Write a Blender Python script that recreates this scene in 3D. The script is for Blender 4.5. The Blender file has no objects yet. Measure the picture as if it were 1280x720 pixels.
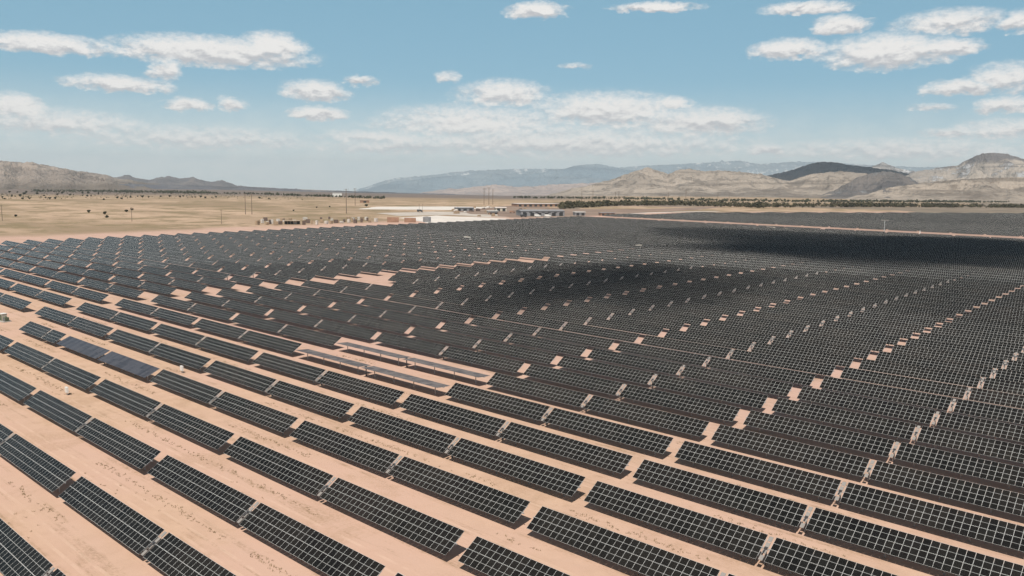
import bpy, math, random
from mathutils import Vector, Matrix, noise
random.seed(7)
sc = bpy.context.scene
COL = sc.collection
CAMZ = 47.25

# ------------------------------------------------------------------ camera
cd = bpy.data.cameras.new('camera'); cam = bpy.data.objects.new('camera', cd); COL.objects.link(cam)
cd.sensor_width = 36; cd.lens = 28.24; cd.clip_start = 0.5; cd.clip_end = 120000
yaw, pitch, roll = math.radians(-41.674), math.radians(7.766), math.radians(0.7435)
F = Vector((math.sin(yaw)*math.cos(pitch), math.cos(yaw)*math.cos(pitch), -math.sin(pitch)))
R0 = Vector((math.cos(yaw), -math.sin(yaw), 0)); U0 = R0.cross(F)
R = R0*math.cos(roll)+U0*math.sin(roll); U = -R0*math.sin(roll)+U0*math.cos(roll)
cam.matrix_world = Matrix(((R.x, U.x, -F.x, 0), (R.y, U.y, -F.y, 0), (R.z, U.z, -F.z, CAMZ), (0, 0, 0, 1)))
sc.camera = cam

# ------------------------------------------------------------------ light, exposure
SUNV = Vector((0.33, -0.50, 1.0)).normalized()          # towards the sun
sl = bpy.data.lights.new('sun', 'SUN'); sl.energy = 5.0; sl.angle = math.radians(0.5); sl.color = (1.0, 0.935, 0.85)
so = bpy.data.objects.new('sun', sl); COL.objects.link(so)
so.rotation_euler = SUNV.to_track_quat('Z', 'Y').to_euler()
sc.view_settings.view_transform = 'Standard'; sc.view_settings.look = 'None'
sc.view_settings.exposure = 0.1; sc.view_settings.gamma = 1.0
sc.cycles.volume_bounces = 0; sc.cycles.diffuse_bounces = 3; sc.cycles.volume_max_steps = 64

class NT:
    """tiny helper to write node trees"""
    def __init__(s, tree): s.t = tree; s.n = tree.nodes; s.l = tree.links
    def new(s, kind, **kw):
        n = s.n.new(kind)
        for k, v in kw.items(): setattr(n, k, v)
        return n
    def put(s, sock, v):
        if isinstance(v, bpy.types.NodeSocket): s.l.new(v, sock)
        elif v is not None:
            if hasattr(sock.default_value, '__len__') and not hasattr(v, '__len__'): v = (v, v, v)
            if hasattr(sock.default_value, '__len__') and len(sock.default_value) == 4 and len(v) == 3: v = (*v, 1)
            sock.default_value = v
    def m(s, op, a, b=None, c=None, clamp=False):
        n = s.new('ShaderNodeMath', operation=op, use_clamp=clamp)
        s.put(n.inputs[0], a); s.put(n.inputs[1], b)
        if c is not None: s.put(n.inputs[2], c)
        return n.outputs[0]
    def mix(s, f, a, b):
        n = s.new('ShaderNodeMix', data_type='RGBA'); n.clamp_factor = True
        s.put(n.inputs[0], f); s.put(n.inputs[6], a); s.put(n.inputs[7], b); return n.outputs[2]
    def ramp(s, v, a, b, c=0.0, d=1.0):
        n = s.new('ShaderNodeMapRange', interpolation_type='SMOOTHSTEP')
        s.put(n.inputs[0], v); n.inputs[1].default_value = a; n.inputs[2].default_value = b
        n.inputs[3].default_value = c; n.inputs[4].default_value = d; return n.outputs[0]
    def noise(s, vec, scale, detail=4, rough=0.55, dist=0.0):
        n = s.new('ShaderNodeTexNoise'); s.put(n.inputs['Vector'], vec)
        n.inputs['Scale'].default_value = scale; n.inputs['Detail'].default_value = detail
        n.inputs['Roughness'].default_value = rough; n.inputs['Distortion'].default_value = dist
        return n.outputs['Fac']
    def vm(s, op, a, b):
        n = s.new('ShaderNodeVectorMath', operation=op); s.put(n.inputs[0], a); s.put(n.inputs[1], b); return n.outputs[0]
    def bump(s, h, strength, dist):
        n = s.new('ShaderNodeBump'); s.put(n.inputs['Height'], h); n.inputs['Strength'].default_value = strength
        n.inputs['Distance'].default_value = dist; return n.outputs[0]

# sky: Nishita with procedural cumulus placed by azimuth and elevation on the sky sphere
SKYCLOUDS = [(-71.31, 7.7, 3.88, 0.74, 1), (-61.93, 7.99, 6.74, 1.14, 1), (-58.03, 8.52, 2.4, 1.08, 1), (-64.57, 6.69, 1.14, 0.86, 0.8), (-67.52, 5.62, 3.31, 0.63, 0.95), (-63.51, 4.55, 1.54, 0.51, 0.9), (-60.67, 4.67, 1.03, 0.51, 0.8), (-55.25, 5.77, 2.28, 0.86, 1), (-52.31, 6.51, 1.14, 0.46, 0.8), (-55.12, 4.25, 2.17, 0.57, 1), (-72.97, 4.02, 1.94, 0.86, 1), (-70.93, 3.18, 5.71, 1.03, 0.6), (-46.3, 6.94, 0.97, 0.57, 0.55), (-37.61, 7.74, 1.37, 0.34, 0.45), (-42.41, 5.94, 3.54, 1.14, 0.85), (-44.62, 4.0, 7.42, 1.48, 0.7), (-35.16, 4.92, 6.28, 1.48, 0.85), (-29.16, 4.11, 5.14, 1.26, 0.75), (-30.81, 5.29, 1.71, 0.57, 0.9), (-27.31, 4.21, 2.57, 0.8, 0.85), (-38.44, 2.71, 14.85, 1.37, 0.65), (-49.63, 2.27, 6.28, 0.8, 0.5), (-62.72, 2.49, 8.56, 1.03, 0.5), (-51.27, 2.79, 4.57, 0.57, 0.6), (-40.27, 11.36, 2.28, 0.69, 1), (-32.13, 11.51, 3.14, 0.4, 0.9), (-22.37, 11.1, 3.14, 0.51, 0.9), (-20.37, 9.98, 1.94, 0.74, 1), (-23.45, 8.65, 2.63, 0.8, 0.95), (-17.45, 8.29, 4.11, 1.31, 1), (-14.11, 8.3, 2.17, 0.63, 0.95), (-14.02, 9.81, 3.43, 0.91, 0.8), (-10.48, 9.53, 1.26, 0.74, 0.85), (-13.28, 5.91, 1.94, 0.63, 1), (-10.82, 6.4, 2.57, 1.14, 0.7), (-14.72, 4.76, 1.37, 0.34, 0.5), (-10.89, 4.79, 1.6, 0.63, 0.85), (-10.57, 3.37, 4.0, 0.8, 0.6), (-16.57, 2.23, 9.71, 0.91, 0.5), (-13.5, 3.19, 2.28, 0.46, 0.6), (-24.36, 2.19, 1.71, 0.46, 0.7)]
w = bpy.data.worlds.new('World'); sc.world = w; w.use_nodes = True
N = NT(w.node_tree); N.n.clear()
sky = N.new('ShaderNodeTexSky', sky_type='NISHITA', sun_disc=False)
sky.sun_elevation = math.asin(SUNV.z); sky.sun_rotation = math.atan2(SUNV.x, SUNV.y)
sky.air_density = 1.0; sky.dust_density = 0.6; sky.ozone_density = 1.6; sky.altitude = 1500
tc = N.new('ShaderNodeTexCoord').outputs['Generated']
sx = N.new('ShaderNodeSeparateXYZ'); N.l.new(tc, sx.inputs[0])
azd = N.m('MULTIPLY', N.m('ARCTAN2', sx.outputs[0], sx.outputs[1]), 57.29578)
eld = N.m('MULTIPLY', N.m('ARCSINE', sx.outputs[2]), 57.29578)
cb = N.new('ShaderNodeCombineXYZ'); N.l.new(azd, cb.inputs[0]); N.l.new(N.m('MULTIPLY', eld, 1.9), cb.inputs[1])
cv = cb.outputs[0]
n_big = N.noise(cv, 0.55, 7, 0.62, 0.3)
n_fine = N.noise(cv, 2.1, 6, 0.66, 0.2)
n_up = N.noise(N.vm('ADD', cv, (0.12, 0.55, 0)), 0.95, 6, 0.6, 0.2)
n_mid = N.noise(cv, 0.95, 6, 0.6, 0.2)
wob = N.m('MULTIPLY', N.m('SUBTRACT', n_big, 0.5), 2.6)
SC = 1.0
azw = N.m('ADD', azd, wob); elw = N.m('ADD', eld, N.m('MULTIPLY', N.m('SUBTRACT', n_mid, 0.5), 0.9))
acc = None; tops = None
for (a, e, ww, hh, s) in SKYCLOUDS:
    ww *= SC; hh *= 1.1
    dx = N.m('DIVIDE', N.m('SUBTRACT', azw, a), ww)
    dy = N.m('DIVIDE', N.m('SUBTRACT', elw, e-0.25*hh), hh)
    dyb = N.m('MULTIPLY', N.m('MINIMUM', dy, 0.0), 1.6)          # flatter underside
    dyt = N.m('MAXIMUM', dy, 0.0)
    rr = N.m('SQRT', N.m('ADD', N.m('MULTIPLY', dx, dx), N.m('ADD', N.m('MULTIPLY', dyt, dyt), N.m('MULTIPLY', dyb, dyb))))
    d = N.m('MULTIPLY', N.m('MAXIMUM', N.m('SUBTRACT', 1.18, rr), 0.0), s)
    tt = N.m('MULTIPLY', d, dy)
    acc = d if acc is None else N.m('MAXIMUM', acc, d)
    tops = tt if tops is None else N.m('ADD', tops, tt)
dens = N.m('ADD', acc, N.m('MULTIPLY', N.m('SUBTRACT', n_fine, 0.5), 0.8))
dens = N.m('ADD', dens, N.m('MULTIPLY', N.m('SUBTRACT', n_mid, 0.5), 1.0))
alpha = N.m('MULTIPLY', N.ramp(dens, -0.10, 0.72), N.ramp(acc, 0.02, 0.22))
light = N.m('ADD', N.m('MULTIPLY', tops, 1.25), N.m('MULTIPLY', N.m('SUBTRACT', n_mid, n_up), 1.3))
light = N.m('ADD', light, N.m('MULTIPLY', N.m('SUBTRACT', n_fine, 0.5), 0.35))
ccol = N.mix(N.ramp(light, -0.40, 0.30), (5.2, 5.15, 5.3, 1), (8.6, 8.3, 8.0, 1))
# low veil of far cloud near the horizon
veil = N.m('MULTIPLY', N.ramp(eld, 7.0, -0.5), N.ramp(n_big, 0.25, 0.75, 0.68, 1.0))
zen = N.ramp(eld, 12.0, 40.0)
tint = N.mix(zen, (2.15, 4.35, 5.5, 1), (0.75, 0.95, 1.25, 1))
skyc = N.mix(N.m('ADD', 0.72, N.m('MULTIPLY', zen, 0.15)), sky.outputs[0], tint)
skyc = N.mix(N.m('MULTIPLY', veil, 0.95), skyc, (7.7, 7.9, 7.6, 1))
skyc = N.mix(N.m('MULTIPLY', alpha, 0.93), skyc, ccol)
bg = N.new('ShaderNodeBackground'); N.l.new(skyc, bg.inputs[0]); bg.inputs[1].default_value = 0.1
wo = N.new('ShaderNodeOutputWorld'); N.l.new(bg.outputs[0], wo.inputs[0])

# ------------------------------------------------------------------ helpers
def tag(o, label=None, cat=None, group=None, kind=None):
    if label: o['label'] = label
    if cat: o['category'] = cat
    if group: o['group'] = group
    if kind: o['kind'] = kind
    return o
def empty(name, loc, label, cat, group=None, rz=0.0):
    o = bpy.data.objects.new(name, None); COL.objects.link(o); o.empty_display_size = 0.3
    o.location = loc; o.rotation_euler[2] = rz
    return tag(o, label, cat, group)
class MB:
    def __init__(s): s.v = []; s.f = []; s.uv = []; s.mi = []
    def face(s, pts, uvs=None, mi=0):
        b = len(s.v); s.v += [tuple(p) for p in pts]; s.f.append(tuple(range(b, b+len(pts))))
        s.uv.append(uvs or [(0, 0)]*len(pts)); s.mi.append(mi)
    def box(s, c, d, M=None, mi=0, uvtop=None, topuv_only=True):
        cx, cy, cz = c; hx, hy, hz = d[0]/2, d[1]/2, d[2]/2
        P = [Vector((cx+sx_*hx, cy+sy_*hy, cz+sz_*hz)) for sz_ in (-1, 1) for sy_ in (-1, 1) for sx_ in (-1, 1)]
        if M is not None: P = [M @ p for p in P]
        b = len(s.v); s.v += [tuple(p) for p in P]
        for k, f in enumerate(((4, 5, 7, 6), (0, 2, 3, 1), (0, 1, 5, 4), (1, 3, 7, 5), (3, 2, 6, 7), (2, 0, 4, 6))):
            s.f.append(tuple(b+i for i in f)); s.mi.append(2 if (k == 1 and uvtop) else mi)
            if k == 0 and uvtop: u0, u1, v0, v1 = uvtop; s.uv.append([(u0, v0), (u1, v0), (u1, v1), (u0, v1)])
            else: s.uv.append([(0.243, 0.49)]*4 if uvtop else [(0, 0)]*4)
    def tube(s, p0, p1, r0, r1=None, n=8, mi=0, caps=True):
        p0 = Vector(p0); p1 = Vector(p1); r1 = r0 if r1 is None else r1
        ax = (p1-p0).normalized(); a = ax.orthogonal().normalized(); bb = ax.cross(a)
        b = len(s.v)
        for p, r in ((p0, r0), (p1, r1)):
            for i in range(n):
                t = 2*math.pi*i/n; s.v.append(tuple(p+(a*math.cos(t)+bb*math.sin(t))*r))
        for i in range(n):
            j = (i+1) % n; s.f.append((b+i, b+j, b+n+j, b+n+i)); s.uv.append([(0, 0)]*4); s.mi.append(mi)
        if caps:
            s.f.append(tuple(b+n+i for i in range(n))); s.uv.append([(0, 0)]*n); s.mi.append(mi)
            s.f.append(tuple(b+n-1-i for i in range(n))); s.uv.append([(0, 0)]*n); s.mi.append(mi)
    def mesh(s, name, mats):
        me = bpy.data.meshes.new(name); me.from_pydata(s.v, [], s.f)
        ul = me.uv_layers.new(name='UVMap'); flat = []
        for q in s.uv:
            for t in q: flat += [t[0], t[1]]
        ul.data.foreach_set('uv', flat)
        for m in (mats if isinstance(mats, (list, tuple)) else [mats]): me.materials.append(m)
        me.polygons.foreach_set('material_index', s.mi); me.update(); return me
def part(name, me, parent=None, loc=(0, 0, 0)):
    o = bpy.data.objects.new(name, me); COL.objects.link(o); o.parent = parent; o.location = loc; return o
def copy_tree(o, parent=None):
    c = o.copy(); COL.objects.link(c); c.parent = parent
    for ch in o.children: copy_tree(ch, c)
    return c

def mat(name, col, rough=0.8, var=0.0, vscale=1.0, metal=0.0, spec=0.5, col2=None, detail=5, bump=0.0, coord='Object'):
    m = bpy.data.materials.new(name); m.use_nodes = True; n = NT(m.node_tree); b = n.n['Principled BSDF']
    b.inputs['Roughness'].default_value = rough; b.inputs['Metallic'].default_value = metal
    b.inputs['Specular IOR Level'].default_value = spec
    tcc = n.new('ShaderNodeTexCoord').outputs[coord]
    f = n.noise(tcc, vscale, detail, 0.6)
    c2 = col2 if col2 else tuple(c*(1-var) for c in col)
    n.l.new(n.mix(n.ramp(f, 0.3, 0.7), col, c2), b.inputs['Base Color'])
    if bump: n.l.new(n.bump(f, bump, 0.3), b.inputs['Normal'])
    return m
GALV = mat('galvanised_steel', (0.42, 0.43, 0.44), 0.5, 0.25, 3.0, 0.3)
STEELP = mat('pale_post_steel', (0.50, 0.48, 0.46), 0.6, 0.2, 2.0, 0.1)
DARKBOX = mat('dark_drive_paint', (0.06, 0.06, 0.065), 0.5, 0.2, 2.0)
PALEPLATE = mat('pale_cable_tray', (0.27, 0.25, 0.23), 0.6, 0.15, 2.0)

# ------------------------------------------------------------------ solar panel material (module grid from UV metres)
PW, PL = 0.974, 1.965
def panel_material(cell=(0.0060, 0.0060, 0.0060), line=(0.60, 0.60, 0.58), name='solar_glass', fw=0.026, rough=0.22, spec=0.09):
    m = bpy.data.materials.new(name); m.use_nodes = True; n = NT(m.node_tree); b = n.n['Principled BSDF']
    uvn = n.new('ShaderNodeUVMap'); sp = n.new('ShaderNodeSeparateXYZ'); n.l.new(uvn.outputs[0], sp.inputs[0])
    fu = n.m('FRACT', n.m('DIVIDE', sp.outputs[0], PW)); fv = n.m('FRACT', n.m('DIVIDE', sp.outputs[1], PL))
    eu = n.m('MULTIPLY', n.m('MINIMUM', fu, n.m('SUBTRACT', 1.0, fu)), PW)
    ev = n.m('MULTIPLY', n.m('MINIMUM', fv, n.m('SUBTRACT', 1.0, fv)), PL)
    mv = n.m('MULTIPLY', n.m('ABSOLUTE', n.m('SUBTRACT', fv, 0.5)), PL)
    l1 = n.m('LESS_THAN', eu, fw); l2 = n.m('LESS_THAN', ev, fw*1.25)
    l3 = n.m('MULTIPLY', n.m('LESS_THAN', mv, 0.022), 0.55)
    cell_f = n.m('FRACT', n.m('MULTIPLY', fu, 6.0)); c1 = n.m('MULTIPLY', n.m('LESS_THAN', cell_f, 0.05), 0.05)
    cell_g = n.m('FRACT', n.m('MULTIPLY', fv, 24.0)); c2 = n.m('MULTIPLY', n.m('LESS_THAN', cell_g, 0.08), 0.04)
    ln = n.m('MAXIMUM', n.m('MAXIMUM', l1, l2), n.m('MAXIMUM', l3, n.m('MAXIMUM', c1, c2)))
    oi = n.new('ShaderNodeObjectInfo')
    iv = n.new('ShaderNodeCombineXYZ'); n.l.new(n.m('FLOOR', n.m('DIVIDE', sp.outputs[0], PW)), iv.inputs[0])
    n.l.new(n.m('FLOOR', n.m('DIVIDE', sp.outputs[1], PL)), iv.inputs[1]); n.l.new(oi.outputs['Random'], iv.inputs[2])
    wn = n.new('ShaderNodeTexWhiteNoise'); n.l.new(iv.outputs[0], wn.inputs[0])
    geo = n.new('ShaderNodeNewGeometry').outputs['Position']
    dust = n.noise(geo, 0.05, 4, 0.6)
    cellc = n.mix(n.m('MULTIPLY', wn.outputs[0], 0.8), cell, (cell[0]*2.2, cell[1]*2.1, cell[2]*1.9, 1))
    cellc = n.mix(n.ramp(dust, 0.4, 0.7, 0.0, 0.03), cellc, (0.30, 0.22, 0.17, 1))
    n.l.new(n.mix(ln, cellc, line), b.inputs['Base Color'])
    n.l.new(n.m('ADD', rough, n.m('MULTIPLY', ln, 0.4)), b.inputs['Roughness'])
    b.inputs['Specular IOR Level'].default_value = spec
    return m
PANEL = panel_material()
PANEL_SMOOTH_BLUE = panel_material((0.036, 0.037, 0.047), (0.14, 0.145, 0.16), 'solar_glass_flat', 0.02, 0.3, 0.12)  # bluish cells with faint grid lines, for the two flatter tables
PANEL_STOW = panel_material((0.085, 0.078, 0.082), (0.22, 0.21, 0.21), 'solar_glass_stowed_sheen', 0.02, 0.5, 0.03)  # grey sky sheen at grazing angle put into the cell colour
BACK = mat('panel_backsheet', (0.40, 0.33, 0.30), 0.7, 0.1)

# ------------------------------------------------------------------ terrain
def slope(az):
    T = [(-75, .0125), (-62, .0125), (-52, .018), (-42, .021), (-25, .013), (-8, .011)]
    if az <= T[0][0]: return T[0][1]
    for (a, b), (c, d) in zip(T, T[1:]):
        if az <= c: return b+(d-b)*(az-a)/(c-a)
    return T[-1][1]
def zg(x, y):
    r = math.hypot(x, y); t = max(0.0, r-1300)
    return -slope(math.degrees(math.atan2(x, y)))*t*t/(t+900)

def ground_material():
    m = bpy.data.materials.new('desert_ground'); m.use_nodes = True; n = NT(m.node_tree); b = n.n['Principled BSDF']
    b.inputs['Roughness'].default_value = 0.95; b.inputs['Specular IOR Level'].default_value = 0.15
    P = n.new('ShaderNodeNewGeometry').outputs['Position']
    sp = n.new('ShaderNodeSeparateXYZ'); n.l.new(P, sp.inputs[0]); X, Y = sp.outputs[0], sp.outputs[1]
    nA = n.noise(P, 0.012, 6, 0.6); nB = n.noise(P, 0.25, 6, 0.65); nC = n.noise(P, 2.5, 5, 0.65)
    mp = n.new('ShaderNodeMapping'); n.l.new(P, mp.inputs[0]); mp.inputs['Scale'].default_value = (0.035, 0.55, 1)
    nS = n.noise(mp.outputs[0], 1.0, 5, 0.65, 0.4)          # streaks along the aisles
    soil = n.mix(n.ramp(nB, 0.3, 0.7), (0.535, 0.368, 0.262), (0.455, 0.305, 0.212))
    soil = n.mix(n.ramp(nA, 0.42, 0.62), soil, (0.52, 0.345, 0.265, 1))
    far = n.ramp(Y, 60, 190)
    soil = n.mix(n.m('MULTIPLY', far, 0.6), soil, (0.47, 0.315, 0.27, 1))
    soil = n.mix(n.m('MULTIPLY', n.m('MULTIPLY', n.ramp(nS, 0.52, 0.68), n.ramp(n.m('ADD', n.m('MULTIPLY', nC, 0.6), n.m('MULTIPLY', nB, 0.6)), 0.5, 0.75)), 0.8), soil, (0.27, 0.18, 0.11, 1))
    soil = n.mix(n.m('MULTIPLY', n.ramp(nC, 0.62, 0.75), 0.22), soil, (0.30, 0.19, 0.12, 1))
    soil = n.mix(n.m('MULTIPLY', n.m('MULTIPLY', n.ramp(n.noise(P, 0.07, 6, 0.7, 0.6), 0.50, 0.64), n.ramp(nC, 0.3, 0.6)), 0.45), soil, (0.36, 0.235, 0.15, 1))
    # two faint wheel tracks in each aisle
    fy = n.m('FRACT', n.m('DIVIDE', n.m('ADD', Y, n.m('SUBTRACT', n.m('MULTIPLY', nA, 2.0), 30.9)), 12.69))
    tr = n.m('ADD', n.m('LESS_THAN', n.m('ABSOLUTE', n.m('SUBTRACT', fy, 0.30)), 0.018), n.m('LESS_THAN', n.m('ABSOLUTE', n.m('SUBTRACT', fy, 0.44)), 0.018))
    soil = n.mix(n.m('MULTIPLY', n.m('MULTIPLY', tr, n.ramp(nB, 0.4, 0.6)), 0.22), soil, (0.70, 0.52, 0.40, 1))
    # open range: tan grass with olive and bare bands
    mp2 = n.new('ShaderNodeMapping'); n.l.new(P, mp2.inputs[0]); mp2.inputs['Rotation'].default_value = (0, 0, math.radians(-62)); mp2.inputs['Scale'].default_value = (0.0015, 0.006, 1)
    nR = n.noise(mp2.outputs[0], 1.0, 7, 0.65, 0.3); nG = n.noise(P, 0.02, 7, 0.7)
    rng = n.mix(n.ramp(nR, 0.38, 0.60), (0.275, 0.20, 0.13), (0.45, 0.32, 0.225))
    rng = n.mix(n.m('MULTIPLY', n.ramp(nG, 0.47, 0.58), 0.8), rng, (0.20, 0.155, 0.085, 1))
    rng = n.mix(n.m('MULTIPLY', n.ramp(n.noise(P, 0.05, 6, 0.75), 0.56, 0.66), 0.6), rng, (0.16, 0.13, 0.07, 1))
    # shape of the graded solar field
    wobx = n.m('MULTIPLY', n.m('SUBTRACT', nA, 0.5), 45)
    fld = n.m('MULTIPLY', n.ramp(n.m('ADD', X, wobx), -690, -650), n.ramp(n.m('ADD', Y, wobx), 1900, 1500))
    right = n.ramp(n.m('ADD', n.m('ADD', X, n.m('MULTIPLY', Y, -0.5)), wobx), -1180, -1130)
    col = n.mix(n.m('MULTIPLY', fld, right), rng, soil)
    # dark brushy plain beyond the power lines
    rr = n.m('SQRT', n.m('ADD', n.m('MULTIPLY', X, X), n.m('MULTIPLY', Y, Y)))
    farb = n.m('MULTIPLY', n.ramp(n.m('ADD', rr, n.m('MULTIPLY', n.m('SUBTRACT', nR, 0.5), 1600)), 1900, 2600), n.ramp(rr, 16000, 8000))
    az = n.m('DIVIDE', X, n.m('ADD', Y, 1.0))
    leftm = n.ramp(az, -0.62, -0.85)
    col = n.mix(n.m('MULTIPLY', n.m('MULTIPLY', farb, leftm), 0.85), col, (0.13, 0.105, 0.095, 1))
    n.l.new(col, b.inputs['Base Color'])
    n.l.new(n.bump(n.m('ADD', nC, n.m('MULTIPLY', nB, 2.0)), 0.35, 0.12), b.inputs['Normal'])
    return m
GROUND = ground_material()
def build_ground():
    vs = [(0, 0, 0)]; fs = []
    rs = [10, 25, 50, 100, 200, 400, 700, 1000, 1300]; r = 1300
    while r < 29000: r *= 1.035; rs.append(r)
    azs = []; a = -180.0
    while a < 180: azs.append(a); a += (0.5 if -85 <= a < 5 else 5.0)
    n = len(azs)
    for r in rs:
        for a in azs:
            x, y = r*math.sin(math.radians(a)), r*math.cos(math.radians(a)); z = zg(x, y)
            if r > 1500: z += (noise.noise((x*0.0006, y*0.0006, 1.3)))*min(4, (r-1500)*0.001)
            vs.append((x, y, z))
    for i in range(n): fs.append((0, 1+(i+1) % n, 1+i))
    for k in range(len(rs)-1):
        for i in range(n):
            j = (i+1) % n; fs.append((1+k*n+i, 1+k*n+j, 1+(k+1)*n+j, 1+(k+1)*n+i))
    me = bpy.data.meshes.new('ground'); me.from_pydata(vs, [], fs)
    me.flip_normals() if me.polygons[len(me.polygons)//2].normal.z < 0 else None
    me.materials.append(GROUND)
    for p in me.polygons: p.use_smooth = True
    return tag(part('ground', me), kind='structure')
build_ground()

# ------------------------------------------------------------------ hills
def hill_material(name, c1, c2, rock, snow=0.0, scale=1.0, rockamt=0.5, footamt=0.0, cap=0.0):
    m = bpy.data.materials.new(name); m.use_nodes = True; n = NT(m.node_tree); b = n.n['Principled BSDF']
    b.inputs['Roughness'].default_value = 0.95; b.inputs['Specular IOR Level'].default_value = 0.1
    g = n.new('ShaderNodeNewGeometry'); P = g.outputs['Position']
    sp = n.new('ShaderNodeSeparateXYZ'); n.l.new(P, sp.inputs[0])
    a = n.noise(P, 0.0022*scale, 7, 0.6); c = n.noise(P, 0.009*scale, 6, 0.65); d = n.noise(P, 0.03*scale, 5, 0.7)
    col = n.mix(n.ramp(a, 0.38, 0.62), c1, c2)
    col = n.mix(n.m('MULTIPLY', n.ramp(n.m('ADD', c, n.m('MULTIPLY', n.m('SUBTRACT', d, 0.5), 0.5)), 0.5, 0.62), rockamt), col, rock)
    if snow: col = n.mix(n.m('MULTIPLY', n.ramp(n.m('ADD', c, n.m('MULTIPLY', n.m('SUBTRACT', d, 0.5), 0.8)), 0.54, 0.66), snow), col, (0.74, 0.74, 0.74, 1))
    mp = n.new('ShaderNodeMapping'); n.l.new(P, mp.inputs[0]); mp.inputs['Scale'].default_value = (0.0009*scale, 0.0009*scale, 0.022*scale)
    bands = n.noise(mp.outputs[0], 1.0, 6, 0.6, 0.4)
    col = n.mix(n.m('MULTIPLY', n.ramp(bands, 0.50, 0.60), 0.65), col, rock)
    if cap: col = n.mix(n.m('MULTIPLY', n.ramp(n.m('ADD', sp.outputs[2], n.m('MULTIPLY', n.m('SUBTRACT', c, 0.5), 120)), cap, cap+25), 0.9), col, (0.15, 0.14, 0.145, 1))
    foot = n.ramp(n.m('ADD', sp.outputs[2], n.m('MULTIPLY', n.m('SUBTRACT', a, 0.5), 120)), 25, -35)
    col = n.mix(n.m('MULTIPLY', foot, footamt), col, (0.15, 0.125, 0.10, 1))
    n.l.new(col, b.inputs['Base Color']); n.l.new(n.bump(n.m('ADD', d, n.m('MULTIPLY', c, 3.0)), 0.8, 30.0/scale), b.inputs['Normal']); return m
TAN = hill_material('tan_grass_slope', (0.43, 0.36, 0.295), (0.32, 0.27, 0.225), (0.14, 0.115, 0.095), rockamt=0.65)
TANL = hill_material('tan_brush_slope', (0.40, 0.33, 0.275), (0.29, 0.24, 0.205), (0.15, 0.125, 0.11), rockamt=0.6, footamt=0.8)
ROCKD = hill_material('dark_streaked_slope', (0.20, 0.175, 0.16), (0.10, 0.095, 0.10), (0.06, 0.06, 0.065), snow=0.2, rockamt=0.7)  # darker slope tone with pale streaks
ROCKY = hill_material('pale_rock_slope', (0.47, 0.41, 0.35), (0.35, 0.31, 0.275), (0.12, 0.115, 0.12), snow=0.5, rockamt=1.0, cap=165.0)
DARKH = hill_material('dark_slope', (0.14, 0.14, 0.16), (0.19, 0.18, 0.18), (0.07, 0.075, 0.085), rockamt=0.5)  # dark slope tone shared by the ridge and the mesa
GREYH = hill_material('grey_brush_slope', (0.21, 0.18, 0.17), (0.15, 0.135, 0.14), (0.09, 0.09, 0.10), rockamt=0.5)
BLUEH = hill_material('far_haze_blue_slope', (0.17, 0.235, 0.29), (0.23, 0.28, 0.32), (0.12, 0.17, 0.22), snow=0.0, scale=0.3)  # blue of the distant haze put into the slope colour
SNOWH = hill_material('far_snow_haze_slope', (0.17, 0.23, 0.28), (0.22, 0.27, 0.31), (0.13, 0.17, 0.21), snow=0.8, scale=0.3)  # snow patches over a base colour tinted with distance haze
PALEH = hill_material('pale_basin_slope', (0.46, 0.37, 0.33), (0.38, 0.31, 0.28), (0.24, 0.21, 0.21), scale=0.5, rockamt=0.5)
PEAKH = hill_material('white_rock_peak', (0.50, 0.47, 0.43), (0.20, 0.19, 0.19), (0.10, 0.10, 0.11), snow=0.8)
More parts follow.
